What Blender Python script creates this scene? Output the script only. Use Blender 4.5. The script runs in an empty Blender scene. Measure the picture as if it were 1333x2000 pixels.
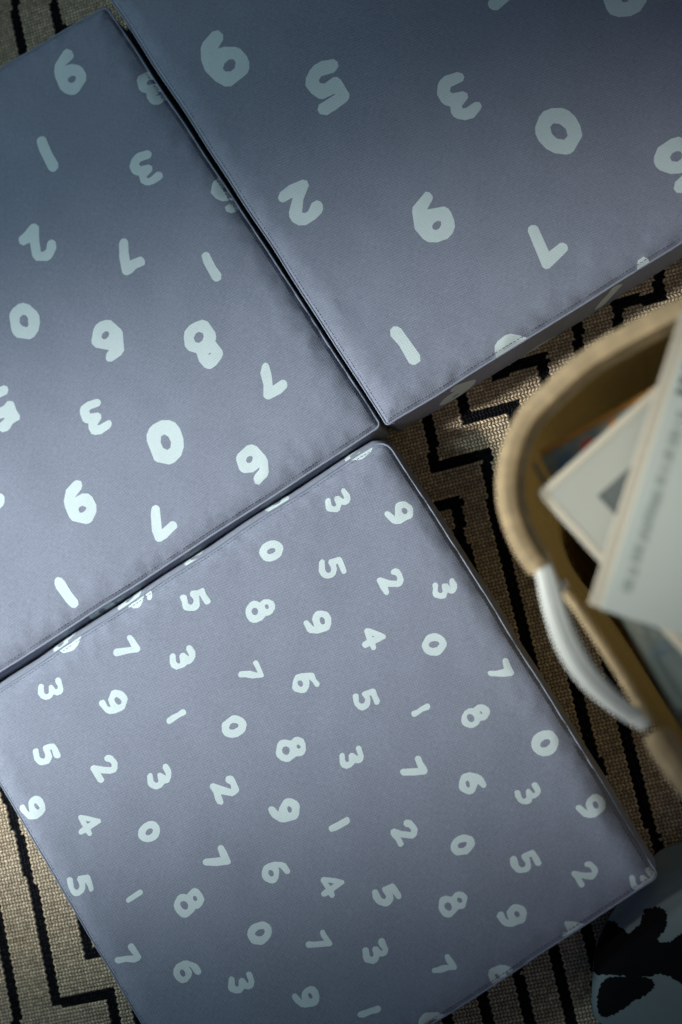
import bpy, math, random
import numpy as np
from mathutils import Vector, Matrix, noise
from mathutils.geometry import delaunay_2d_cdt

random.seed(7); rng = np.random.default_rng(7)
scene = bpy.context.scene
R = math.radians

# ------------------------------------------------------------------ camera
F = 2778.0                      # focal length in pixels of the 1333x2000 frame (50 mm on a 36 mm tall sensor)
TOP = 0.078                      # height of the lower cushions
H = TOP + 1.623                 # camera height
dn = Vector(((1300-666.5)/F, -(1230-1000)/F, -1.0)).normalized()   # "straight down" in camera axes
Zc = -dn
Xc = (Vector((1, 0, 0)) - Zc*Zc.x).normalized()
Yc = Zc.cross(Xc)
ROT = Matrix((Xc, Yc, Zc))      # camera axes -> world
CAM = Vector((0, 0, H))
def P(px, py, z=0.0):
    """point of the world at height z seen at a place of the photograph"""
    d = ROT @ Vector(((px-666.5)/F, -(py-1000)/F, -1.0))
    t = (z - H)/d.z
    return CAM + d*t
cam = bpy.data.cameras.new('camera')
co = bpy.data.objects.new('camera', cam); scene.collection.objects.link(co)
co.matrix_world = Matrix.Translation(CAM) @ ROT.to_4x4()
cam.sensor_fit = 'VERTICAL'; cam.sensor_height = 36; cam.sensor_width = 24; cam.lens = 50
cam.clip_start = 0.05; cam.clip_end = 60
cam.dof.use_dof = True
cam.dof.focus_distance = 1.68
cam.dof.aperture_fstop = 1.8
cam.dof.aperture_blades = 9
scene.camera = co

# ------------------------------------------------------------------ light
world = bpy.data.worlds.new('World'); scene.world = world; world.use_nodes = True
wt_ = world.node_tree; bg = wt_.nodes['Background']
# a dim blue room whose walls on the right are lit: more light from the side than from above
def wn(op, *v):
    n = wt_.nodes.new('ShaderNodeMath'); n.operation = op
    for k, q in enumerate(v):
        if isinstance(q, bpy.types.NodeSocket): wt_.links.new(q, n.inputs[k])
        else: n.inputs[k].default_value = q
    return n.outputs[0]
tc = wt_.nodes.new('ShaderNodeTexCoord')
dt = wt_.nodes.new('ShaderNodeVectorMath'); dt.operation = 'DOT_PRODUCT'
wt_.links.new(tc.outputs['Generated'], dt.inputs[0]); dt.inputs[1].default_value = (0.91, -0.41, 0.03)
wall = wn('POWER', wn('MAXIMUM', dt.outputs['Value'], 0.0), 4.0)
mxw = wt_.nodes.new('ShaderNodeMix'); mxw.data_type = 'RGBA'; wt_.links.new(wall, mxw.inputs[0])
mxw.inputs[6].default_value = (0.0035, 0.0150, 0.0330, 1); mxw.inputs[7].default_value = (0.34, 0.31, 0.31, 1)
wt_.links.new(mxw.outputs[2], bg.inputs[0]); bg.inputs[1].default_value = 1.0

def aim(o, loc, target):
    o.location = loc
    o.rotation_euler = (Vector(target)-Vector(loc)).to_track_quat('-Z', 'Y').to_euler()
def spot(name, loc, target, power, col, size_deg, blend, radius):
    l = bpy.data.lights.new(name, 'SPOT'); l.energy = power; l.color = col
    l.spot_size = R(size_deg); l.spot_blend = blend; l.shadow_soft_size = radius
    o = bpy.data.objects.new(name, l); scene.collection.objects.link(o); aim(o, loc, target); return o
def area(name, loc, target, power, col, sx, sy, spread=180):
    l = bpy.data.lights.new(name, 'AREA'); l.energy = power; l.color = col
    l.shape = 'RECTANGLE'; l.size = sx; l.size_y = sy; l.spread = R(spread)
    o = bpy.data.objects.new(name, l); scene.collection.objects.link(o); aim(o, loc, target); return o

key = spot('window_light', (-2.854, -0.452, 1.845), (-0.560, 0.065, TOP), 510, (1.0, 0.99, 0.98), 17.6, 1.0, 0.16)
key.scale = (1.0, 2.0, 1.0)
lamp = spot('wide_left_fill', (-2.311, 0.271, 1.559), (-0.690, 0.187, TOP), 82, (0.66, 0.90, 1.0), 55.8, 1.0, 0.16)  # added wide bluish fill that spreads the window's pool, not another window
lamp.scale = (1.0, 0.501, 1.0)
spot('basket_fill', (-2.2, 0.10, 1.90), P(1110, 980, .48), 190, (1.0, 0.98, 0.92), 9.5, 1.0, 0.12)  # added narrow spot, only to brighten the basket and its contents
spot('rug_corner_fill', (-2.2, -0.60, 1.25), P(-70, 1640, .0), 70, (0.97, 1.0, 1.0), 14, 1.0, 0.10)  # added spot that lifts the rug at the lower left, no window there
spot('low_side_fill', (0.05, -1.15, 0.57), P(980, 775, .04), 8, (1.0, 0.88, 1.0), 18, 1.0, 0.22)  # added low fill on the side band of the upper-right cushion
spot('warm_rug_fill', (0.40, 0.05, 2.05), P(1200, 640, .0), 10, (1.0, 0.88, 0.70), 17, 1.0, 0.2)  # added warm overhead fill for the rug beside the basket, no actual lamp

scene.view_settings.view_transform = 'Standard'
scene.view_settings.look = 'None'
scene.view_settings.exposure = 0.0
scene.view_settings.gamma = 1.0
scene.view_settings.use_curve_mapping = False

# ------------------------------------------------------------------ node helpers
class NT:
    def __init__(s, name):
        s.m = bpy.data.materials.new(name); s.m.use_nodes = True
        s.t = s.m.node_tree; s.b = s.t.nodes['Principled BSDF']
    def n(s, typ, **kw):
        nd = s.t.nodes.new(typ)
        for k, v in kw.items(): setattr(nd, k, v)
        return nd
    def put(s, sock, v):
        if isinstance(v, bpy.types.NodeSocket): s.t.links.new(v, sock)
        else: sock.default_value = v
    def math(s, op, a, b=0.0, c=0.0):
        nd = s.n('ShaderNodeMath', operation=op)
        s.put(nd.inputs[0], a); s.put(nd.inputs[1], b); s.put(nd.inputs[2], c)
        return nd.outputs[0]
    def mix(s, f, a, b):
        nd = s.n('ShaderNodeMix', data_type='RGBA')
        s.put(nd.inputs[0], f); s.put(nd.inputs[6], a); s.put(nd.inputs[7], b)
        return nd.outputs[2]
    def scale(s, col, f):
        nd = s.n('ShaderNodeVectorMath', operation='SCALE'); s.put(nd.inputs[0], col); s.put(nd.inputs[3], f)
        return nd.outputs[0]
    def noise(s, vec, scale, detail=3, rough=0.55):
        nd = s.n('ShaderNodeTexNoise'); nd.inputs['Scale'].default_value = scale
        nd.inputs['Detail'].default_value = detail; nd.inputs['Roughness'].default_value = rough
        if vec is not None: s.t.links.new(vec, nd.inputs['Vector'])
        return nd.outputs[0]
    def bump(s, h, strength, dist):
        nd = s.n('ShaderNodeBump'); nd.inputs['Strength'].default_value = strength
        nd.inputs['Distance'].default_value = dist; s.t.links.new(h, nd.inputs['Height'])
        s.t.links.new(nd.outputs[0], s.b.inputs['Normal'])
    def uv(s):
        nd = s.n('ShaderNodeUVMap'); nd.uv_map = 'UVMap'
        sp = s.n('ShaderNodeSeparateXYZ'); s.t.links.new(nd.outputs[0], sp.inputs[0])
        return nd.outputs[0], sp.outputs[0], sp.outputs[1]

def woven(name, col, pitch, contrast, rough=0.8, blotch=0.10, sheen=0.0):
    k = NT(name); vec, u, v = k.uv()
    w = 2*math.pi/pitch
    wob = k.math('MULTIPLY', k.math('SUBTRACT', k.noise(vec, 60, 2), 0.5), 0.0016)
    su = k.math('SINE', k.math('MULTIPLY', k.math('ADD', u, wob), w))
    sv = k.math('SINE', k.math('MULTIPLY', k.math('ADD', v, wob), w))
    weave = k.math('MULTIPLY', su, sv)
    # single threads differ a little: noise stretched along warp and along weft
    def streak(sx, sy):
        mp = k.n('ShaderNodeMapping'); k.t.links.new(vec, mp.inputs[0]); mp.inputs['Scale'].default_value = (sx, sy, 1)
        return k.math('SUBTRACT', k.noise(mp.outputs[0], 1, 2, .6), 0.5)
    st = k.math('ADD', streak(700, 160), streak(160, 700))
    bl = k.math('SUBTRACT', k.noise(vec, 14, 5, .65), 0.5)
    f = k.math('MULTIPLY_ADD', weave, contrast, 1.0)
    f = k.math('MULTIPLY_ADD', st, contrast*1.2, f)
    f = k.math('MULTIPLY_ADD', bl, blotch*2, f)
    k.put(k.b.inputs['Base Color'], k.scale(k.scale((*col,), 1.0) if False else (*col,), f))
    k.b.inputs['Roughness'].default_value = rough
    k.b.inputs['Specular IOR Level'].default_value = 0.25
    if sheen:
        k.b.inputs['Sheen Weight'].default_value = sheen; k.b.inputs['Sheen Roughness'].default_value = .4
    k.bump(weave, 0.35, 0.0006)
    return k.m

def plain(name, col, rough=0.6, grain=0.1, scale=40, bump=0.0, metal=0.0, spec=.4):
    k = NT(name); g = k.n('ShaderNodeTexCoord').outputs['Object']
    nz = k.noise(g, scale, 5, .6)
    f = k.math('MULTIPLY_ADD', k.math('SUBTRACT', nz, 0.5), grain*2, 1.0)
    k.put(k.b.inputs['Base Color'], k.scale((*col,), f))
    k.b.inputs['Roughness'].default_value = rough; k.b.inputs['Metallic'].default_value = metal
    k.b.inputs['Specular IOR Level'].default_value = spec
    if bump: k.bump(nz, bump, 0.002)
    return k.m

M = {}
M['fabric'] = woven('lilac_grey_canvas', (0.282, 0.313, 0.390), 0.0025, 0.42, sheen=0.08)
M['print']  = woven('white_print_on_canvas', (0.72, 0.84, 0.835), 0.0025, 0.11, blotch=.03)
M['cord']   = plain('lilac_grey_cord', (0.275, 0.31, 0.38), .75, .1, 300)
M['thread'] = plain('dark_slate_thread', (0.05, 0.05, 0.075), .7, .1, 300)

# ------------------------------------------------------------------ mesh helpers
def link(name, me, mats, parent=None, loc=None):
    o = bpy.data.objects.new(name, me); scene.collection.objects.link(o)
    for m in (mats if isinstance(mats, (list, tuple)) else [mats]): me.materials.append(m)
    if parent is not None: o.parent = parent
    if loc is not None: o.location = loc
    return o
def tag(o, label=None, cat=None, group=None, kind=None):
    for k, v in (('label', label), ('category', cat), ('group', group), ('kind', kind)):
        if v: o[k] = v
    return o
def empty(name, loc):
    o = bpy.data.objects.new(name, None); scene.collection.objects.link(o); o.location = loc
    o.empty_display_size = .05; return o
def mesh(name, v, f, smooth=True, mi=None, uv=None):
    me = bpy.data.meshes.new(name); me.from_pydata([tuple(map(float, p)) for p in v], [], [tuple(map(int, q)) for q in f])
    if smooth: me.polygons.foreach_set('use_smooth', [True]*len(me.polygons))
    if mi is not None: me.polygons.foreach_set('material_index', [int(i) for i in mi])
    if uv is not None:
        l = me.uv_layers.new(name='UVMap'); idx = np.empty(len(me.loops), int); me.loops.foreach_get('vertex_index', idx)
        l.data.foreach_set('uv', np.asarray(uv, float)[idx].ravel())
    me.update(); return me
def tube(pts, rad, closed=False, seg=10, flat=1.0, up=Vector((0, 0, 1))):
    """tube along pts; rad one number or one per point; flat = height / width of the section"""
    pts = [Vector(p) for p in pts]; n = len(pts); V = []; Fc = []
    if not hasattr(rad, '__len__'): rad = [rad]*n
    for i, p in enumerate(pts):
        a = pts[i-1] if (closed or i) else p; b = pts[(i+1) % n] if (closed or i < n-1) else p
        t = (b-a).normalized(); s = t.cross(up).normalized(); w = s.cross(t)
        for k in range(seg):
            c = 2*math.pi*k/seg; V.append(p + s*rad[i]*math.cos(c) + w*rad[i]*flat*math.sin(c))
    for i in range(n if closed else n-1):
        j = (i+1) % n
        for k in range(seg):
            l = (k+1) % seg; Fc.append((i*seg+k, i*seg+l, j*seg+l, j*seg+k))
    if not closed:
        Fc.append(tuple(range(seg))[::-1]); Fc.append(tuple((n-1)*seg+k for k in range(seg)))
    return V, Fc
def spline(pts, per=12, closed=False):
    pts = [Vector(p) for p in pts]; n = len(pts); out = []
    for i in range(n if closed else n-1):
        g = (lambda k: pts[k % n]) if closed else (lambda k: pts[min(max(k, 0), n-1)])
        p0, p1, p2, p3 = g(i-1), g(i), g(i+1), g(i+2)
        for k in range(per):
            t = k/per
            out.append(0.5*((2*p1)+(p2-p0)*t+(2*p0-5*p1+4*p2-p3)*t*t+(3*p1-p0-3*p2+p3)*t**3))
    if not closed: out.append(pts[-1])
    return out

# ------------------------------------------------------------------ the hand-cut numerals
def arc(cx, cy, rx, ry, a0, a1, n=16):
    return [(cx+rx*math.cos(R(a0+(a1-a0)*i/n)), cy+ry*math.sin(R(a0+(a1-a0)*i/n))) for i in range(n+1)]
STROKES = {   # strokes in a unit-high box centred on 0, with half widths
 0: [(arc(0, 0, .275, .345, 0, 360, 28), .150)],
 1: [([(0.0, .36), (.015, -.36)], .135)],
 2: [(arc(-.02, .20, .24, .185, 165, -30, 10)+[(.02, -.12), (-.22, -.36)], .125), ([(-.22, -.36), (.27, -.35)], .125)],
 3: [([(-.22, .36)]+arc(-.03, .215, .175, .150, 110, -65, 10)+[(-.09, .04)], .112), ([(-.09, .035)]+arc(-.02, -.18, .195, .190, 75, -125, 12)+[(-.24, -.30)], .116)],
 4: [([(.12, .38), (-.31, -.12), (.34, -.14)], .100), ([(.12, .38), (.12, -.38)], .108)],
 5: [([(.26, .36), (-.15, .36), (-.18, .07)], .118), ([(-.18, .06)]+arc(-.02, -.13, .255, .225, 110, -120, 12)+[(-.27, -.28)], .122)],
 6: [([(.20, .37)]+arc(.05, -.02, .275, .36, 105, 190, 9)+arc(.01, -.155, .245, .21, 190, 530, 22), .122)],
 7: [([(-.25, .30), (.23, .34), (.20, .27), (-.05, -.37)], .122)],
 8: [(arc(0.0, .225, .185, .165, 0, 360, 20), .104), (arc(0, -.18, .245, .22, 0, 360, 22), .108)],
}
STROKES[9] = [([(-x, -y) for x, y in p], w) for p, w in STROKES[6]]
def numeral(d, weight=1.0, seed=0):
    """closed outlines of a numeral: level set of the distance to its strokes, cut slightly unevenly"""
    n = 72; xs = np.linspace(-.62, .62, n); X, Y = np.meshgrid(xs, xs)
    D = np.full(X.shape, 9.0)
    for pts, w in STROKES[d]:
        for (x0, y0), (x1, y1) in zip(pts, pts[1:]):
            dx, dy = x1-x0, y1-y0; L = dx*dx+dy*dy or 1e-9
            t = np.clip(((X-x0)*dx+(Y-y0)*dy)/L, 0, 1)
            D = np.minimum(D, np.hypot(X-x0-t*dx, Y-y0-t*dy) - w*weight)
    r = np.random.default_rng(seed+d*31)
    for _ in range(6):
        a = r.uniform(-15, 15, 2); D += .0085*np.sin(X*a[0]+Y*a[1]+r.uniform(0, 6))
    seg = {}
    def key(i, j, k): return (i, j, k)
    for i in range(n-1):
        for j in range(n-1):
            c = [D[i, j], D[i, j+1], D[i+1, j+1], D[i+1, j]]
            ins = [q < 0 for q in c]
            if all(ins) or not any(ins): continue
            E = [(i, j, 0), (i, j+1, 1), (i+1, j, 0), (i, j, 1)]
            en, ex = [], []
            for q in range(4):
                if ins[q] != ins[(q+1) % 4]: (ex if ins[q] else en).append(E[q])
            for a, b in zip(ex, en): seg[a] = b
    def pt(e):
        i, j, k = e
        i2, j2 = (i, j+1) if k == 0 else (i+1, j)
        t = D[i, j]/(D[i, j]-D[i2, j2])
        return (xs[j]+(xs[j2]-xs[j])*t, xs[i]+(xs[i2]-xs[i])*t)
    loops = []
    while seg:
        s0 = next(iter(seg)); lp = []; e = s0
        while e in seg: lp.append(pt(e)); e = seg.pop(e)
        if len(lp) > 8: loops.append(lp)
    def dp(p, tol):
        if len(p) < 3: return p
        a, b = np.array(p[0]), np.array(p[-1]); q = np.array(p); ab = b-a; L = np.hypot(*ab) or 1e-9
        ds = np.abs((q[:, 0]-a[0])*ab[1]-(q[:, 1]-a[1])*ab[0])/L
        k = int(ds.argmax())
        return [p[0], p[-1]] if ds[k] < tol else dp(p[:k+1], tol)[:-1]+dp(p[k:], tol)
    out = []
    for lp in loops:
        h = len(lp)//2; out.append(dp(lp[:h+1], .017)[:-1]+dp(lp[h:]+lp[:1], .017)[:-1])
    return out
def inside(poly, pts):
    p = np.array(poly); q = np.roll(p, -1, 0); r = np.zeros(len(pts), bool)
    for (x0, y0), (x1, y1) in zip(p, q):
        if y0 == y1: continue
        c = ((y0 > pts[:, 1]) != (y1 > pts[:, 1])) & (pts[:, 0] < (x1-x0)*(pts[:, 1]-y0)/(y1-y0)+x0)
        r ^= c
    return r

def printed_sheet(name, border, grid, numerals, fmap, uvmap, mats, flip=False):
    """a sheet in two parameters with numerals printed in it: the numeral edges are cut into the mesh"""
    V = [Vector(p) for p in border]; E = [(i, (i+1) % len(border)) for i in range(len(border))]
    bb = np.array(border)
    for loops in numerals:
        for lp in loops:
            b = len(V); V += [Vector(p) for p in lp]; E += [(b+i, b+(i+1) % len(lp)) for i in range(len(lp))]
    V += [Vector(p) for p in grid]
    r = delaunay_2d_cdt(V, E, [], 0, 1e-6)
    v = np.array([(p.x, p.y) for p in r[0]]); f = np.array([t[:3] for t in r[2]])
    cen = v[f].mean(1)
    f = f[inside(bb, cen)]; cen = v[f].mean(1)
    white = np.zeros(len(f), bool)
    for loops in numerals:
        a = np.concatenate([np.array(l) for l in loops]); lo, hi = a.min(0), a.max(0)
        ix = np.where((cen >= lo).all(1) & (cen <= hi).all(1))[0]
        if not len(ix): continue
        w = np.zeros(len(ix), bool)
        for lp in loops: w ^= inside(lp, cen[ix])
        white[ix] |= w
    e = v[f]; ar = (e[:, 1, 0]-e[:, 0, 0])*(e[:, 2, 1]-e[:, 0, 1])-(e[:, 1, 1]-e[:, 0, 1])*(e[:, 2, 0]-e[:, 0, 0])
    keep = np.abs(ar) > 1e-11; f = f[keep]; white = white[keep]; ar = ar[keep]
    neg = (ar < 0) != flip; f[neg] = f[neg][:, ::-1]
    used = np.unique(f); re = np.full(len(v), -1); re[used] = np.arange(len(used)); f = re[f]; v = v[used]
    X = fmap(v); h = 4e-4
    du = fmap(v+[h, 0])-fmap(v-[h, 0]); dv = fmap(v+[0, h])-fmap(v-[0, h])
    N = np.cross(du, dv); N /= np.linalg.norm(N, axis=1)[:, None]+1e-12
    if flip: N = -N
    me = mesh(name, X, f, True, white.astype(int), uvmap(v))
    me.normals_split_custom_set_from_vertices([tuple(n) for n in N])
    return me

# ------------------------------------------------------------------ cushions
def fbm(x, y, s, seed): return noise.noise(Vector((x*s, y*s, seed)))
def cushion(label, corners, top, radii, bulges, prints, side_prints, up_px, drop=.007, seed=1, folds=(), bows=(.001, .001, .001, .001)):
    """corners: seam corners of the top panel as seen in the photo, order TL TR BR BL"""
    C = [P(x, y, top-drop*.8).xy for x, y in corners]
    cen = sum((c for c in C), Vector((0, 0)))/4
    # border with rounded corners, sides bowed out a little
    B = []; side = []
    for i in range(4):
        p0, p, p1 = C[i-1], C[i], C[(i+1) % 4]; r = radii[i]
        a = p+(p0-p).normalized()*r; b = p+(p1-p).normalized()*r
        for k in range(11):
            t = k/10; B.append(a*(1-t)**2+p*2*t*(1-t)+b*t*t); side.append((i-1) % 4 if k < 5 else i)
        q = p1+(p-p1).normalized()*radii[(i+1) % 4]
        n = int((q-b).length/.008); d = (q-b).normalized(); o = Vector((d.y, -d.x))
        if o.dot((b+q)/2-cen) < 0: o = -o
        for k in range(1, n):
            t = k/n; bow = bows[i]*4*t*(1-t)+.0012*noise.noise(Vector((t*9, i*7.3, seed)))
            B.append(b+(q-b)*t+o*bow); side.append(i)
    if sum(B[i].x*B[(i+1) % len(B)].y-B[(i+1) % len(B)].x*B[i].y for i in range(len(B))) < 0: B.reverse(); side.reverse()
    B = np.array([tuple(b) for b in B]); nB = len(B)
    A0 = B; A1 = np.roll(B, -1, 0); AB = A1-A0; LL = (AB**2).sum(1)
    def dist(p):
        out = np.empty(len(p))
        for s in range(0, len(p), 2000):
            q = p[s:s+2000]
            t = np.clip(((q[:, None]-A0)*AB).sum(2)/LL, 0, 1)
            out[s:s+2000] = np.sqrt((((A0+t[..., None]*AB)-q[:, None])**2).sum(2)).min(1)
        return out
    fpts = [(P(x, y, top).xy, w, a) for x, y, w, a in folds]
    def ztop(p):
        d = dist(p)
        z = np.full(len(p), top)-drop*np.clip(1-d/.030, 0, 1)**2.4
        z -= .0016*np.clip(1-d/.0045, 0, 1)**2                       # the seam pulls the edge down
        w = np.array([fbm(x, y, 9, seed)*.0015+fbm(x, y, 24, seed+5)*.0007 for x, y in p])
        pk = np.array([fbm(x, y, 60, seed+9) for x, y in p])*.0022*np.exp(-d/.028)
        z += w*np.clip(d/.02, 0, 1)+pk*np.clip(d/.004, 0, 1)
        for c, ww, a in fpts:
            z += a*np.exp(-((p-np.array(c))**2).sum(1)/(2*ww*ww))
        return z
    root = empty('floor_cushion', (cen.x, cen.y, 0))
    tag(root, label, 'cushion', 'floor cushions printed with white numerals')
    O = np.array([cen.x, cen.y, 0])
    up = (P(up_px[0], up_px[1], top)-P(0, 0, top)).xy.normalized(); rt = Vector((up.y, -up.x))
    # numerals
    nums = []
    for k, (d, x, y, hpx) in enumerate(prints):
        c = P(x, y, top).xy; s = (P(x+hpx*.70711, y+hpx*.70711, top)-P(x, y, top)).length
        a = R(random.uniform(-8, 8)); ca, sa = math.cos(a), math.sin(a)
        sx = s*random.uniform(.86, .97); sy = s*random.uniform(.90, .98)
        L = []
        for lp in numeral(d, random.uniform(.93, 1.04)*WEIGHT, k*17+seed*1000):
            q = []
            for u, v in lp:
                u, v = u*sx, v*sy; u, v = u*ca-v*sa, u*sa+v*ca
                q.append((c.x+rt.x*u+up.x*v, c.y+rt.y*u+up.y*v))
            L.append(q)
        nums.append(L)
    lo, hi = B.min(0), B.max(0)
    g = []
    st = .0075
    e1 = (C[1]-C[0]).normalized(); e2 = Vector((-e1.y, e1.x))
    for i in range(-60, 61):
        for j in range(-60, 61):
            q = cen+e1*(i*st+.0011*random.random())+e2*(j*st+.0011*random.random())
            g.append((q.x, q.y))
    g = np.array(g); g = g[inside(B, g)]; g = g[dist(g) > .011]
    rings = []
    nrm = np.roll(B, -1, 0)-np.roll(B, 1, 0); nrm = np.stack([nrm[:, 1], -nrm[:, 0]], 1); nrm /= np.linalg.norm(nrm, axis=1)[:, None]
    for off in (.0014, .003, .005, .0085):
        q = B-nrm*off; q = q[inside(B, q)]; rings.append(q[dist(q) > off*.8])
    g = np.concatenate([g]+rings)
    wt = np.array(e1), np.array(e2)
    uvt = lambda v: np.stack([(v-O[:2])@wt[0], (v-O[:2])@wt[1]], 1)
    fm = lambda v: np.column_stack([v-O[:2], ztop(v)])
    link('top_cover', printed_sheet('top_cover', B, g, nums, fm, uvt, None), [M['fabric'], M['print']], root)
    # side band
    seg = np.linalg.norm(A1-A0, axis=1); S = np.concatenate([[0], np.cumsum(seg)]); Lt = S[-1]
    zs = ztop(B*0.9999+O[:2]*.0001)
    nx = np.append(nrm[:, 0], nrm[0, 0]); ny = np.append(nrm[:, 1], nrm[0, 1])
    bx = np.append(B[:, 0], B[0, 0]); by = np.append(B[:, 1], B[0, 1]); bz = np.append(zs, zs[0])
    bul = np.array([bulges[s] for s in side], float)
    for _ in range(10): bul = (np.roll(bul, 1)+bul*2+np.roll(bul, -1))/4
    bul = np.append(bul, bul[0])
    def fside(v):
        s = v[:, 0] % Lt; q = np.clip(v[:, 1]/top, -.02, 1.02)             # q: 0 at the seam, 1 on the floor
        g = lambda a: np.interp(s, S, a)
        qq = np.clip(q, 0, 1)
        prof = np.sin(np.pi*qq)**.55
        wv = np.array([fbm(a, b, 16, seed+20) for a, b in v])*.0014*np.sin(np.pi*qq)
        off = g(bul)*prof+wv-.0008*(1-qq)**8
        return np.column_stack([g(bx)+g(nx)*off-O[0], g(by)+g(ny)*off-O[1], g(bz)-.0008+(.003-g(bz))*q])
    hs = np.array([0, .02, .05, .09, .14, .2, .28, .38, .5, .62, .74, .84, .92, .97, 1])*top
    ns = int(Lt/.010); gs = [(Lt*i/ns, h) for i in range(1, ns) for h in hs[1:-1]]
    bd = [(Lt*i/ns, 0) for i in range(ns+1)]+[(Lt, h) for h in hs[1:-1]]+[(Lt*i/ns, top) for i in range(ns, -1, -1)]+[(0, h) for h in hs[1:-1][::-1]]
    sn = []
    for k, (d, x, y, depth, hpx, ang) in enumerate(side_prints):
        c = np.array(P(x, y, top-depth).xy)
        t = np.clip(((c-A0)*AB).sum(1)/LL, 0, 1); dd = np.linalg.norm(A0+t[:, None]*AB-c, axis=1); i = int(dd.argmin())
        s0 = S[i]+t[i]*seg[i]; sz = hpx*.0006
        a = R(ang); ca, sa = math.cos(a), math.sin(a)
        sn.append([[(s0+(u*ca-v_*sa)*sz, depth+(u*sa+v_*ca)*sz) for u, v_ in lp] for lp in numeral(d, WEIGHT, 500+k+seed)])
    link('side_band', printed_sheet('side_band', bd, gs, sn, fside, lambda v: v, None, flip=True), [M['fabric'], M['print']], root)
    # underside
    vb = [(x-O[0], y-O[1], .003) for x, y in B]
    link('underside', mesh('underside', vb, [tuple(range(nB))[::-1]], False), M['cord'], root)
    # cord in the seam and the row of stitches beside it
    pts = [(B[i, 0]-O[0]+nrm[i, 0]*.0006, B[i, 1]-O[1]+nrm[i, 1]*.0006, zs[i]+.0002) for i in range(nB)]
    tv, tf = tube(pts, .00125, True, 8)
    link('seam_cord', mesh('seam_cord', tv, tf), M['cord'], root)
    Bi = B-nrm*.0042; si = np.concatenate([[0], np.cumsum(np.linalg.norm(np.roll(Bi, -1, 0)-Bi, axis=1))])
    xi = np.append(Bi[:, 0], Bi[0, 0]); yi = np.append(Bi[:, 1], Bi[0, 1])
    a = np.arange(0, si[-1]-.004, .0048); e = a+.0031
    pa = np.stack([np.interp(a, si, xi), np.interp(a, si, yi)], 1); pb = np.stack([np.interp(e, si, xi), np.interp(e, si, yi)], 1)
    za = ztop(pa); zb = ztop(pb); V = []; Fc = []
    for p, q, z0, z1 in zip(pa, pb, za, zb):
        d = q-p; l = np.hypot(*d) or 1; n = np.array([-d[1], d[0]])/l*.00042; b = len(V)
        for w, z in ((p, z0), (q, z1)):
            V += [(w[0]+n[0]-O[0], w[1]+n[1]-O[1], z-.0002), (w[0]-O[0], w[1]-O[1], z+.00035), (w[0]-n[0]-O[0], w[1]-n[1]-O[1], z-.0002)]
        Fc += [(b, b+3, b+4, b+1), (b+1, b+4, b+5, b+2), (b, b+1, b+2), (b+5, b+4, b+3)]
    link('stitching', mesh('stitching', V, Fc, True), M['thread'], root)
    return root

WEIGHT = 1.10
S = 78
A_prints = [(9,134,143,84),(3,296,170,80),(1,93,299,80),(3,282,332,78),(6,447,374,80),(2,76,476,76),(7,249,500,74),(1,413,520,66),
 (0,48,628,78),(6,214,663,84),(8,399,673,96),(7,528,742,74),(5,4,797,84),(3,184,816,78),(0,324,863,88),(6,497,905,82),(9,155,984,84),(7,312,1020,76),
 (1,130,1158,72),(5,738,770,80),(2,-22,966,78),(0,-60,1060,80),(8,-120,690,84),(3,-110,860,80),(7,-80,560,76),(1,-40,1210,74),(4,-210,960,80),(6,-260,1130,80),(9,-40,330,80),(2,-160,470,80)]
cushion('cushion with large white numerals at the left, its corner meeting both other cushions',
        [(-613, 494), (206, 12), (743, 831), (-83, 1364)], TOP, [.015, .008, .007, .015], [.004, .001, .005, .004],
        A_prints, [(0, 195, 1192, .012, 70, 20), (8, 720, 790, .03, 80, 0)], (.53, .85), seed=2,
        folds=[(440, 470, .03, .0022), (620, 790, .05, .0025)])
B_prints = [(9,434,117,112),(5,639,167,104),(3,893,192,104),(0,1091,256,104),(6,1330,318,112),(2,589,397,90),(9,843,428,106),(7,1062,478,98),(1,793,674,88),
 (5,965,-36,104),(9,1212,-16,112),(0,1008,694,100),(1,1272,540,92),(8,372,296,104),(4,1420,60,104),(7,1400,-150,100),(3,700,-120,104),(0,1540,210,104),(2,1520,-60,100),(8,480,-180,104)]
cushion('cushion with the largest white numerals, top of the picture beside the basket',
        [(217, -3), (1070, -545), (1612, 296), (756, 829)], TOP+.004, [.004, .012, .012, .004], [.003, .003, .003, .001],
        B_prints, [(1, 1187, 578, .034, 96, 28), (9, 896, 764, .042, 100, 30), (0, 1052, 672, .090, 100, 0)], (.53, .85), seed=4, drop=.007, bows=(.001, .001, .001, -.001))
WEIGHT = .98
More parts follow.
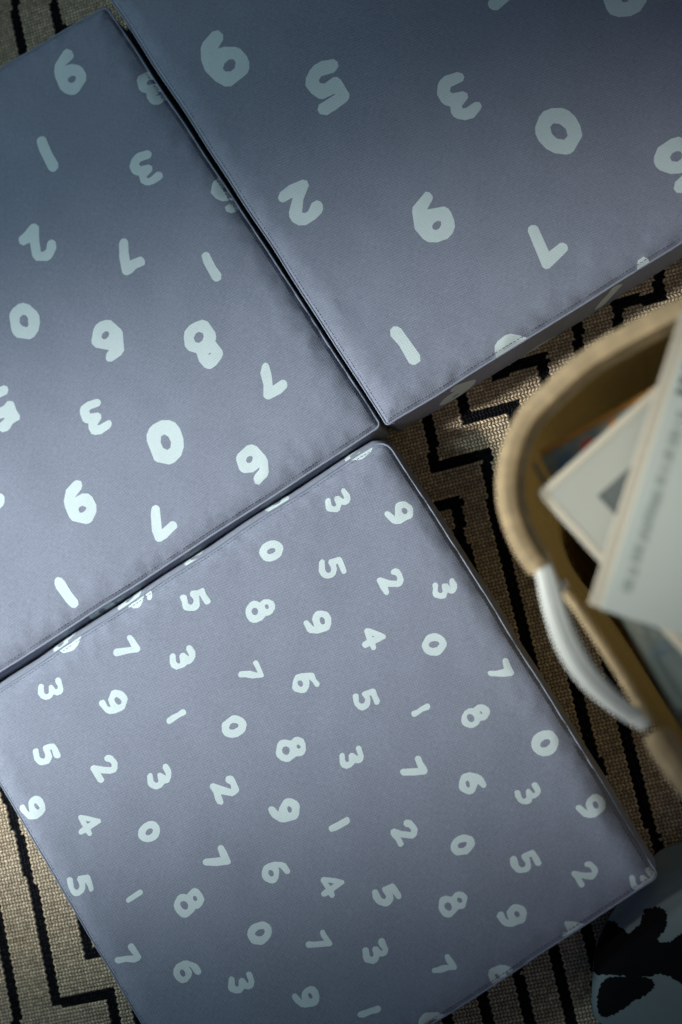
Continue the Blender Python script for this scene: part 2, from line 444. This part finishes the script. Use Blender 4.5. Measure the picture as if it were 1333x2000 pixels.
C_prints = [(3,661,980,58),(9,782,1003,62),(0,699,874,62),(0,530,1076,54),(5,648,1109,60),(2,764,1135,58),(3,870,1151,58),(5,380,1172,58),(8,509,1191,66),(9,622,1217,62),
 (4,729,1245,58),(0,849,1259,54),(7,246,1266,58),(3,358,1287,58),(7,490,1313,56),(6,595,1332,58),(5,714,1366,58),(1,822,1387,46),(7,978,1310,58),(8,929,1398,62),(0,1065,1452,60),
 (3,100,1348,56),(9,223,1373,60),(1,345,1399,50),(0,458,1419,56),(8,570,1463,70),(3,688,1481,60),(7,808,1503,58),(6,922,1529,60),(3,1033,1552,60),(9,1157,1576,62),
 (5,90,1473,58),(2,206,1500,58),(3,313,1520,60),(2,440,1541,60),(9,557,1585,68),(1,664,1610,56),(2,791,1626,58),(0,904,1650,54),(5,1026,1683,62),(2,1144,1706,56),(3,1256,1720,62),
 (9,65,1580,60),(4,172,1608,58),(0,291,1625,54),(7,423,1678,60),(6,537,1701,60),(4,647,1729,60),(5,755,1748,62),(8,886,1765,68),(9,1002,1790,64),(4,1119,1815,60),
 (5,156,1728,58),(1,262,1751,46),(8,370,1763,68),(0,508,1822,60),(7,622,1839,60),(3,735,1861,62),(7,867,1888,58),(6,979,1906,62),(7,248,1868,60),(6,364,1896,62),(3,473,1921,62),(9,599,1949,62),(1,722,1976,56),(0,842,2000,60),
 (0,128,1250,60),(5,265,1164,60),(0,345,2028,56),(2,480,2050,58),(8,606,2075,62),(4,460,2160,58)]
cushion('cushion with many small white numerals in slanting rows, nearest at the bottom',
        [(-77, 1397), (751, 856), (1286, 1711), (436, 2263)], TOP, [.016, .020, .009, .014], [.0135, .003, .0005, .005],
        C_prints, [(0, 540, 985, .010, 60, -60), (5, 380, 1090, .012, 60, 30), (0, 250, 1170, .010, 62, 60), (8, 128, 1262, .012, 62, 60), (3, 690, 895, .010, 60, 0),
                   (9, 48, 1640, .026, 60, 0), (5, 120, 1760, .024, 60, 0), (0, 228, 1930, .024, 60, 0)], (.85, -.53), seed=6,
        bows=(.001, .002, .001, .002), folds=[(1215, 1650, .015, .005), (1180, 1600, .015, .0045), (1150, 1555, .016, .003), (1245, 1690, .012, .0035), (1110, 1580, .03, .002)])

# ------------------------------------------------------------------ floor and rug
def ground():
    v = [(-4, -4, -.012), (4, -4, -.012), (4, 4, -.012), (-4, 4, -.012)]
    o = link('floor', mesh('floor', v, [(0, 1, 2, 3)], False), plain('dark_floorboards', (.07, .05, .035), .55, .3, 6))
    tag(o, kind='structure')
ground()

def rug():
    o0 = P(666, 1000, 0).xy
    ev = (P(666+235, 2000, 0)-P(666, 1000, 0)).xy.normalized(); eu = Vector((-ev.y, ev.x))
    if eu.dot((P(1000, 1000)-P(600, 1000)).xy) < 0: eu = -eu
    q = .0043; nu, nv = 600, 720
    iu = np.arange(nu+1)-nu/2; iv = np.arange(nv+1)-nv/2
    U, V = np.meshgrid(iu, iv)                              # rows of knots run along u, every other row shifted by half a knot
    sh = np.where(np.arange(nv+1) % 2 == 0, .25, -.25)[:, None]
    X = (U+sh+rng.normal(0, .05, U.shape))*q; Y = (V+rng.normal(0, .05, U.shape))*q
    W = np.stack([o0.x+X*eu.x+Y*ev.x, o0.y+X*eu.y+Y*ev.y], -1)
    bend = .0006*np.sin(Y*9)
    co = np.column_stack([W.reshape(-1, 2), np.zeros(W[..., 0].size)])
    i, j = np.meshgrid(np.arange(nu), np.arange(nv)); a = (j*(nu+1)+i).ravel()
    fc = np.stack([a, a+nu+1, a+nu+2, a+1], 1)
    n_ = (co[fc[0, 1]]-co[fc[0, 0]])[:2]; m_ = (co[fc[0, 3]]-co[fc[0, 0]])[:2]
    flip = n_[0]*m_[1]-n_[1]*m_[0] < 0
    if flip: fc = fc[:, ::-1]
    cen = co[fc].mean(1)[:, :2]
    bands = [[(800,660),(835,814),(851,910),(949,885),(966,999),(987,1092),(1011,1194),(1038,1300),(1085,1490)],
             [(780,1000),(843,991),(892,979),(899,1044),(923,1115),(960,1260)],
             [(880,660),(903,773),(914,816),(1004,790),(1012,845),(1075,1130),(1126,1355),(1139,1407),(1153,1455),(1168,1495),(1210,1680)],
             [(940,640),(968,731),(1059,697),(1068,769),(1130,1060),(1223,1425),(1241,1494),(1257,1562),(1278,1634),(1320,1800)],
             [(1095,500),(1126,631),(1138,716),(1230,1120),(1310,1460),(1400,1800)],
             [(1270,470),(1283,524),(1292,577),(1204,595),(1214,655),(1320,1100),(1420,1560)],
             [(1400,440),(1440,700),(1500,1100),(1600,1600)],
             [(1120,1690),(1150,1824),(1165,1904),(1190,2050),(1240,2300)],
             [(1050,1720),(1082,1857),(1118,1998),(1180,2300)],[(985,1800),(1009,1904),(1035,1998),(1100,2300)],[(915,1840),(940,1947),(955,1998),(1020,2300)],[(850,1900),(872,1990),(940,2300)],
             [(-10,1480),(26,1592),(52,1683),(70,1761),(91,1857),(113,1957),(216,1937),(232,2010),(290,2300)],
             [(-60,1560),(0,1813),(21,1922),(34,2000),(100,2300)],
             [(130,1640),(161,1800),(173,1866),(240,1850),(275,2000),(330,2200)],
             [(-140,1500),(-70,1850),(30,2300)],[(-220,1500),(-150,1850),(-50,2300)],
             [(10,-90),(28,0),(36,47),(49,110),(75,230)],[(90,-90),(107,0),(117,60),(205,40)],
             [(-70,-90),(-30,110),(0,240)],[(-150,-90),(-100,110),(-40,400)],[(-230,-90),(-180,110),(-120,400)]]
    cov = np.zeros(len(cen), bool)
    for bl in bands:
        w = [np.array(P(x, y, 0).xy) for x, y in bl]
        for p0, p1 in zip(w, w[1:]):
            d = p1-p0; L = d@d; t = np.clip(((cen-p0)@d)/L, 0, 1)
            # square ends: distance measured as a box aligned with the weave
            r_ = cen-(p0+t[:, None]*d); du = np.abs(r_@np.array(eu)); dv_ = np.abs(r_@np.array(ev))
            cov |= np.maximum(du, dv_) < .0063
    base = np.array([.78, .63, .43]); dark = np.array([.011, .012, .015])
    ru = rng.uniform(.72, 1.22, len(cen)); low = np.array([noise.noise(Vector((x*7, y*7, 3))) for x, y in cen])
    row = rng.uniform(.93, 1.07, nv).repeat(nu)
    col = np.where(cov[:, None], dark*ru[:, None]**2, base*(ru*row*(1+.16*low))[:, None])
    col[:, 2] *= 1+.10*low
    me = bpy.data.meshes.new('woven_rug'); me.from_pydata(co.tolist(), [], fc.tolist())
    at = me.attributes.new('knot_colour', 'FLOAT_COLOR', 'FACE'); at.data.foreach_set('color', np.column_stack([col, np.ones(len(col))]).ravel())
    l = me.uv_layers.new(name='UVMap')
    uu = (U+sh).ravel(); vv = V.ravel()
    corner = np.stack([i.ravel(), j.ravel()], 1)[:, None]+np.array([[0, 0], [0, 1], [1, 1], [1, 0]])[None]
    if flip: corner = corner[:, ::-1]
    l.data.foreach_set('uv', corner.reshape(-1, 2).astype(float).ravel()); me.update()
    k = NT('knotted_wool'); vec, u, v = k.uv()
    at_ = k.n('ShaderNodeAttribute', attribute_name='knot_colour')
    hu = k.math('ABSOLUTE', k.math('SINE', k.math('MULTIPLY', u, math.pi)))
    hv = k.math('ABSOLUTE', k.math('SINE', k.math('MULTIPLY', v, math.pi)))
    h = k.math('POWER', k.math('MULTIPLY', hu, hv), .6)
    fz = k.noise(vec, 3.0, 3, .7)
    hh = k.math('ADD', h, k.math('MULTIPLY', fz, .5))
    k.put(k.b.inputs['Base Color'], k.scale(at_.outputs['Color'], k.math('MULTIPLY_ADD', h, .95, k.math('MULTIPLY_ADD', fz, .5, .08))))
    k.b.inputs['Roughness'].default_value = .95; k.b.inputs['Specular IOR Level'].default_value = .1
    k.bump(hh, 1.0, .003)
    o = link('woven_rug', me, k.m)
    tag(o, 'flat woven tan rug with black stepped zigzag lines, under the cushions and the basket', 'rug')
rug()

# ------------------------------------------------------------------ basket with its handle
RIM = .478
def wicker(name, col, thin=0.0):
    k = NT(name); vec, u, v = k.uv()
    a = k.math('SINE', k.math('MULTIPLY', u, 2*math.pi/.0042)); b = k.math('SINE', k.math('MULTIPLY', v, 2*math.pi/.0075))
    h = k.math('MULTIPLY_ADD', a, .6, k.math('MULTIPLY', b, .25))
    nz = k.noise(vec, 25, 4, .6)
    f = k.math('MULTIPLY_ADD', h, .16, k.math('MULTIPLY_ADD', nz, 1.1, .45))
    k.put(k.b.inputs['Base Color'], k.scale((*col,), f)); k.b.inputs['Roughness'].default_value = .7
    k.bump(k.math('MULTIPLY_ADD', nz, .8, h), .9, .0016)
    if thin:                                            # thin woven wall: daylight glows through it
        t = k.n('ShaderNodeBsdfTranslucent'); t.inputs[0].default_value = (.52, .33, .09, 1)
        mx = k.n('ShaderNodeMixShader'); mx.inputs[0].default_value = thin
        k.t.links.new(k.b.outputs[0], mx.inputs[1]); k.t.links.new(t.outputs[0], mx.inputs[2])
        k.t.links.new(mx.outputs[0], k.t.nodes['Material Output'].inputs[0])
    return k.m
M['wicker'] = wicker('tan_woven_cane', (.30, .21, .082), .12)
M['rim'] = wicker('pale_cane_rim', (.80, .63, .36))
M['white_leather'] = plain('off_white_leather', (.84, .90, .84), .7, .06, 30, .1)
M['steel'] = plain('brushed_steel', (.6, .6, .58), .3, .1, 80, 0, 1)
def basket():
    px = [(1250,645),(1155,700),(1085,760),(1035,812),(1008,865),(995,925),(998,985),(1018,1045),(1050,1098),(1105,1165),(1160,1245),(1210,1322),(1258,1400),(1310,1480),
          (1370,1560),(1450,1640),(1560,1690),(1680,1640),(1760,1510),(1790,1300),(1780,1050),(1740,830),(1660,670),(1550,590),(1440,575),(1340,602)]
    loop = spline([P(x, y, RIM) for x, y in px], 10, True)
    n = len(loop); cen = sum(loop, Vector())/n; root = empty('storage_basket', (cen.x, cen.y, 0))
    tag(root, 'tan woven basket with a white leather handle, full of magazines and books', 'basket')
    O = Vector((cen.x, cen.y, 0))
    # the hand hole between rim ends lies along pixels (1050,1098)..(1262,1405)
    i0, i1 = 8*10+2, 12*10+4
    V = []; Fc = []; uv = []; ss = 0
    prof_out = [(.962, 1.0), (.958, .7), (.955, .4), (.925, .12), (.91, .0)]
    prof_in = [(.905, .02), (.95, .4), (.978, .7), (.988, 1.0)]
    nr = len(prof_out)
    for i, p in enumerate(loop):
        inh = min(max(min(i-i0, i1-i)/2.0+.5, 0), 1)
        zt = RIM-.040*inh
        r = p-cen; r.z = 0; ss += (p-loop[i-1]).length
        for k, (s, h) in enumerate(prof_out):
            V.append((r.x*s, r.y*s, .002+max(zt*h, 0))); uv.append((ss, k*.06))
    for i in range(n):
        j = (i+1) % n
        for k in range(nr):
            l = k+1
            if l == nr: continue
            Fc.append((i*nr+k, i*nr+l, j*nr+l, j*nr+k))
    b = len(V); V += [(0, 0, .002)]; uv += [(0, 0)]
    a = nr-1
    for i in range(n):
        j = (i+1) % n; Fc += [(b, i*nr+a, j*nr+a)]
    me = mesh('woven_wall', V, Fc, True, None, uv); me.update()
    import bmesh
    bm = bmesh.new(); bm.from_mesh(me); bmesh.ops.recalc_face_normals(bm, faces=bm.faces); bm.to_mesh(me); bm.free()
    link('woven_wall', me, M['wicker'], root)
    def local(pts): return [p-O for p in pts]
    run = [loop[(i1+k) % n] for k in range((i0-i1) % n+1)]
    rr = [.0130]*len(run)
    for k in range(3): rr[k] = rr[-1-k] = .0130*(.7, .93, .99)[k]
    tv, tf = tube([p-O+Vector((0, 0, -.013)) for p in run], rr, False, 16, .85)
    u = [(k//16*.008, (k % 16)*.004) for k in range(len(tv))]
    link('rim', mesh('rim', tv, tf, True, None, u), M['rim'], root)
    hole = [loop[i] for i in range(i0+1, i1)]
    tv, tf = tube([p-O+(p-cen).normalized()*-.001-Vector((0, 0, .041)) for p in hole], .0048, False, 12)
    u = [(k//12*.008, (k % 12)*.002) for k in range(len(tv))]
    link('hand_hole_edging', mesh('hand_hole_edging', tv, tf, True, None, u), M['rim'], root)
    hp = spline([P(1050,1072,RIM-0.016),P(1066,1122,RIM-0.006),(P(1086,1195,RIM-0.000)),P(1112,1262,RIM-0.000),P(1150,1322,RIM-0.002),P(1200,1372,RIM-0.006),P(1266,1420,RIM-0.012)], 8)
    m = len(hp); rad = [.0050+.0060*math.sin(math.pi*min(max(k/(m-1), 0), 1))**.8 for k in range(m)]
    tv, tf = tube(local(hp), rad, False, 16, .38)
    h = link('handle', mesh('handle', tv, tf), M['white_leather'], root)
    ln = [hp[k]-O+Vector((0, 0, rad[k]*.38-.0003)) for k in range(4, m-4)]
    tv, tf = tube(ln, .0009, False, 6)
    link('crease', mesh('crease', tv, tf), plain('grey_thread', (.3, .33, .31), .7), h)
    for (x, y) in ((1098, 1143), (1244, 1393)):
        p = P(x, y, RIM-.028)-O; vs = []; fs = []
        for a_, (r_, z_) in enumerate(((.0058, 0), (.0058, .003), (.004, .0046), (.0008, .005))):
            vs += [(p.x+r_*math.cos(2*math.pi*k/14), p.y+r_*math.sin(2*math.pi*k/14), p.z+z_) for k in range(14)]
        for a_ in range(3):
            fs += [(a_*14+k, a_*14+(k+1) % 14, a_*14+14+(k+1) % 14, a_*14+14+k) for k in range(14)]
        fs += [tuple(range(13, -1, -1)), tuple(range(42, 56))]
        link('rivet', mesh('rivet', vs, fs), M['steel'], root)
basket()

# ------------------------------------------------------------------ what lies in the basket
def slab(me_name, w, h, t, r=.002, inset=0.0, z0=0.0):
    """box w x h x t with softened edges, corner at the origin, top at z = z0"""
    V = []; Fc = []
    lv = [(0.0, -t), (0.0, -r), (r, 0.0)]
    for ins, z in lv:
        a = inset+ins
        V += [(a, a, z0+z), (w-a, a, z0+z), (w-a, h-a, z0+z), (a, h-a, z0+z)]
    Fc.append((3, 2, 1, 0))
    for L in range(2):
        for k in range(4): Fc.append((L*4+k, L*4+(k+1) % 4, L*4+4+(k+1) % 4, L*4+4+k))
    Fc.append((8, 9, 10, 11))
    return mesh(me_name, V, Fc, False)
def frame_at(name, o_px, x_px, z, label, cat, flip=1):
    p = P(*o_px, z); q = P(*x_px, z); a = math.atan2(q.y-p.y, q.x-p.x)
    e = empty(name, p); e.rotation_euler = (0, 0, a); tag(e, label, cat); return e, (q-p).length
def quad(name, x0, y0, x1, y1, z, mat, parent):
    return link(name, mesh(name, [(x0, y0, z), (x1, y0, z), (x1, y1, z), (x0, y1, z)], [(0, 1, 2, 3)], False), mat, parent)
M['pages'] = plain('cream_page_edges', (.70, .66, .52), .8, .1, 200)
M['grey_cover'] = plain('pale_grey_green_cover', (.66, .74, .67), .5, .05, 12)
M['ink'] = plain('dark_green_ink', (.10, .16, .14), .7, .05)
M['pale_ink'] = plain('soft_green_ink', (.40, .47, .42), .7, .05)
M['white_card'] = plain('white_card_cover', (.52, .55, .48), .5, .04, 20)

# magazine across the top: long left edge from (1150,1180) up to (1330,612)
mag, L = frame_at('magazine', (1148, 1182), (1328, 614), RIM+.032, 'pale grey green magazine with cream page edge lying on top across the basket', 'magazine')
lx = L*1.02; wy = .225
link('page_block', slab('page_block', lx-.002, wy, .012, .001, .0, -.0016), M['pages'], mag).location = (.001, -wy-.0, 0)
cv = link('cover', slab('cover', lx, wy, .0014, .0004), M['grey_cover'], mag); cv.location = (0, -wy-.011, 0)
def scribble(parent, x0, x1, y, hgt, mat, name, n, seed):
    r = random.Random(seed); V = []; Fc = []; x = x0
    for _ in range(n):
        w = r.uniform(.002, .0065)
        if x+w > x1: break
        b = len(V); dy = r.uniform(-.1, .1)*hgt
        V += [(x, y+dy, 0), (x+w, y+dy, 0), (x+w, y+hgt+dy, 0), (x, y+hgt+dy, 0)]; Fc.append((b, b+1, b+2, b+3)); x += w+r.choice((.0012, .0012, .004))
    o = link(name, mesh(name, V, Fc, False), mat, parent); o.location = (0, 0, .0004); return o
scribble(cv, .020, .178, wy-.019, .008, M['pale_ink'], 'line_of_lettering', 60, 3)
scribble(cv, .188, .245, wy-.024, .018, M['ink'], 'heading_lettering', 12, 5)

# white square book with a grey picture, corner at (1048,962)
bk, L = frame_at('square_book', (1048, 963), (1284, 752), RIM-.012, 'white square book with a grey picture on its cover, poking out under the magazine', 'book')
w2 = .19
link('page_block', slab('page_block', w2-.003, w2-.003, .022, .001, 0, -.002), M['pages'], bk).location = (.0015, -w2+.0015, 0)
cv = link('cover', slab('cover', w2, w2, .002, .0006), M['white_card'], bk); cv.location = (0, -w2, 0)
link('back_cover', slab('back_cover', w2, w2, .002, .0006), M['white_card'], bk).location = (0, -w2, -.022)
def greypic():
    k = NT('grey_photograph'); g = k.n('ShaderNodeTexCoord').outputs['Object']
    mp = k.n('ShaderNodeMapping'); k.t.links.new(g, mp.inputs[0]); mp.inputs['Scale'].default_value = (60, 25, 1)
    v = k.n('ShaderNodeTexVoronoi'); v.distance = 'CHEBYCHEV'; k.t.links.new(mp.outputs[0], v.inputs[0]); v.inputs['Scale'].default_value = .7
    k.put(k.b.inputs['Base Color'], k.mix(v.outputs['Color'], (.10, .12, .115, 1), (.26, .29, .28, 1))); k.b.inputs['Roughness'].default_value = .5; return k.m
for q_ in ((0.001, w2-.007, w2-.001, w2-.001), (0.001, .001, .007, w2-.007)):
    quad('cream_edging', *q_, .0005, M['pages'], cv)
quad('picture', .037, .037, w2-.03, w2-.037, .0005, greypic(), cv)
quad('dark_panel', .082, w2-.062, .108, w2-.039, .0009, plain('charcoal_print', (.05, .065, .06), .6), cv)

# colourful cover beneath it with an orange edge
cf, L = frame_at('picture_book', (1052, 886), (1290, 752), RIM-.040, 'book with a dark blue cover dotted red and orange, beneath the white square book', 'book')
def floral():
    k = NT('painted_cover'); g = k.n('ShaderNodeTexCoord').outputs['Object']
    a = k.noise(g, 55, 3, .6); b = k.n('ShaderNodeTexVoronoi'); k.t.links.new(g, b.inputs[0]); b.inputs['Scale'].default_value = 48
    r = k.n('ShaderNodeValToRGB'); k.t.links.new(a, r.inputs[0]); e = r.color_ramp.elements
    e[0].position = .36; e[0].color = (.16, .24, .33, 1); e[1].position = .62; e[1].color = (.36, .38, .32, 1)
    m = e.new(.5); m.color = (.22, .27, .26, 1)
    r2 = k.n('ShaderNodeValToRGB'); k.t.links.new(b.outputs['Distance'], r2.inputs[0]); r2.color_ramp.elements[0].color = (.6, .6, .6, 1); r2.color_ramp.elements[1].color = (0, 0, 0, 1)
    r2.color_ramp.elements[0].position = .18; r2.color_ramp.elements[1].position = .24
    sep = k.n('ShaderNodeSeparateColor'); k.t.links.new(b.outputs['Color'], sep.inputs[0])
    sel = k.math('MULTIPLY', r2.outputs[0], k.math('GREATER_THAN', sep.outputs[0], .55))
    c = k.mix(sel, r.outputs[0], (.65, .25, .15, 1))
    k.put(k.b.inputs['Base Color'], c); k.b.inputs['Roughness'].default_value = .4; return k.m
link('page_block', slab('page_block', .215, .20, .016, .001, 0, -.002), plain('orange_page_edges', (.55, .28, .07), .7, .15, 120), cf).location = (.002, -.198, 0)
cv = link('cover', slab('cover', .22, .202, .002, .0005), floral(), cf); cv.location = (0, -.206, 0)
def disc(parent, x, y, r_, mat, name, seed):
    rr = random.Random(seed); V = [(x+r_*rr.uniform(.8, 1.15)*math.cos(2*math.pi*k/14), y+r_*rr.uniform(.8, 1.15)*math.sin(2*math.pi*k/14), .0005) for k in range(14)]
    return link(name, mesh(name, V, [tuple(range(14))], False), mat, parent)
disc(cv, .042, .188, .009, plain('coral_ink', (.62, .13, .10), .5), 'coral_spot', 1)
disc(cv, .070, .195, .006, plain('orange_ink', (.6, .25, .06), .5), 'orange_spot', 2)
disc(cv, .018, .183, .012, plain('blue_ink', (.12, .22, .36), .5), 'blue_spot', 4)
sl = link('plastic_sleeve_edge', slab('plastic_sleeve_edge', .004, .07, .016, .001), plain('clear_grey_plastic', (.35, .36, .34), .25, .05), cf); sl.location = (-.010, -.075, -.002)

# dark box at the bottom of the pile, its left side showing under the magazine
bx, L = frame_at('storage_box', (1330, 1408), (1140, 1062), RIM-.055, 'dark grey green box low in the basket, under the books', 'box')
lg = .19; wd = .21
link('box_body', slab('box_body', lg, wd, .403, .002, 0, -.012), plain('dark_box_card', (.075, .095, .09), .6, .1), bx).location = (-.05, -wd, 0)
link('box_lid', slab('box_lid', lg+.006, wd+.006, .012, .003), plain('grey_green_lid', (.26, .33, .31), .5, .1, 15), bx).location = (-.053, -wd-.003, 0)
cd, L = frame_at('postcard', (1283, 1218), (1420, 1330), RIM-.0525, 'cream card with a reddish corner on the dark box', 'card')
link('card_sheet', slab('card_sheet', .14, .10, .0016, .0004), M['pages'], cd)
quad('red_print', .004, .06, .06, .096, .0006, plain('brick_red_ink', (.28, .07, .04), .6), cd).location = (0, 0, 0)

# ------------------------------------------------------------------ black and white hide pad at the corner
def hide_pad():
    z = .030
    out = [(1420,1632),(1333,1648),(1290,1664),(1255,1700),(1215,1755),(1180,1812),(1163,1860),(1157,1915),(1157,1968),(1165,1992),(1190,2008),(1300,2060),(1450,2150),(1650,2180),(1760,2050),(1740,1800),(1600,1650)]
    B = [p.xy for p in spline([P(x, y, z-.012) for x, y in out], 10, True)]
    if sum(B[i].x*B[(i+1) % len(B)].y-B[(i+1) % len(B)].x*B[i].y for i in range(len(B))) < 0: B.reverse()
    B = np.array([tuple(b) for b in B]); cen = B.mean(0)
    root = empty('hide_pad', (cen[0], cen[1], 0)); tag(root, 'white seat pad with black furry cow hide patches in the dark lower right corner', 'seat pad')
    A1 = np.roll(B, -1, 0); AB = A1-B; LL = (AB**2).sum(1)
    def dist(p):
        t = np.clip(((p[:, None]-B)*AB).sum(2)/LL, 0, 1); return np.sqrt(((B+t[..., None]*AB-p[:, None])**2).sum(2)).min(1)
    def fm(v):
        d = dist(v); zz = z-.014*np.clip(1-d/.035, 0, 1)**2+np.array([fbm(x, y, 12, 40)*.0025 for x, y in v])*np.clip(d/.02, 0, 1)
        return np.column_stack([v-cen, zz])
    patches = [[(1150,1835),(1190,1802),(1215,1815),(1232,1822),(1252,1800),(1258,1780),(1272,1773),(1292,1772),(1303,1785),(1300,1815),(1285,1835),(1306,1840),(1320,1830),(1345,1822),(1420,1840),(1480,1960),(1420,2040),
                (1345,1935),(1300,1905),(1255,1908),(1200,1906),(1160,1906),(1140,1880)],
               [(1172,1930),(1185,1912),(1215,1908),(1265,1908),(1278,1922),(1270,1938),(1235,1958),(1205,1980),(1183,1990),(1170,1984),(1166,1955)],
               [(1480,1720),(1560,1700),(1600,1760),(1540,1800),(1480,1780)]]
    nums = []
    for k, pl in enumerate(patches):
        w = [p.xy for p in spline([P(x, y, z) for x, y in pl], 9, True)]; q = []
        for i, p in enumerate(w):                       # ragged hair at the edge of the patch
            t = (w[(i+1) % len(w)]-w[i-1]).normalized(); q.append(tuple(p+Vector((t.y, -t.x))*random.uniform(-.0013, .0013)))
        nums.append([q])
    g = np.array([(x, y) for x in np.arange(B[:, 0].min(), B[:, 0].max(), .011) for y in np.arange(B[:, 1].min(), B[:, 1].max(), .011)])
    g = g[inside(B, g)]; g = g[dist(g) > .006]
    wh = plain('white_hide', (.27, .34, .335), .6, .08, 60, .15); bl = plain('black_hide', (.006, .006, .007), .8, .3, 120, .3, 0, .15)
    link('hide_cover', printed_sheet('hide_cover', B, g, nums, fm, lambda v: v, None), [wh, bl], root)
    n = len(B); V = [(*(b-cen), z-.0140) for b in B]+[(*((b-cen)*1.004), z-.022) for b in B]+[(*((b-cen)*.995), .001) for b in B]
    Fc = [(r*n+i, (r+1)*n+i, (r+1)*n+(i+1) % n, r*n+(i+1) % n) for r in range(2) for i in range(n)]+[tuple(range(2*n, 3*n))[::-1]]
    link('side_strip', mesh('side_strip', V, Fc), wh, root)
hide_pad()
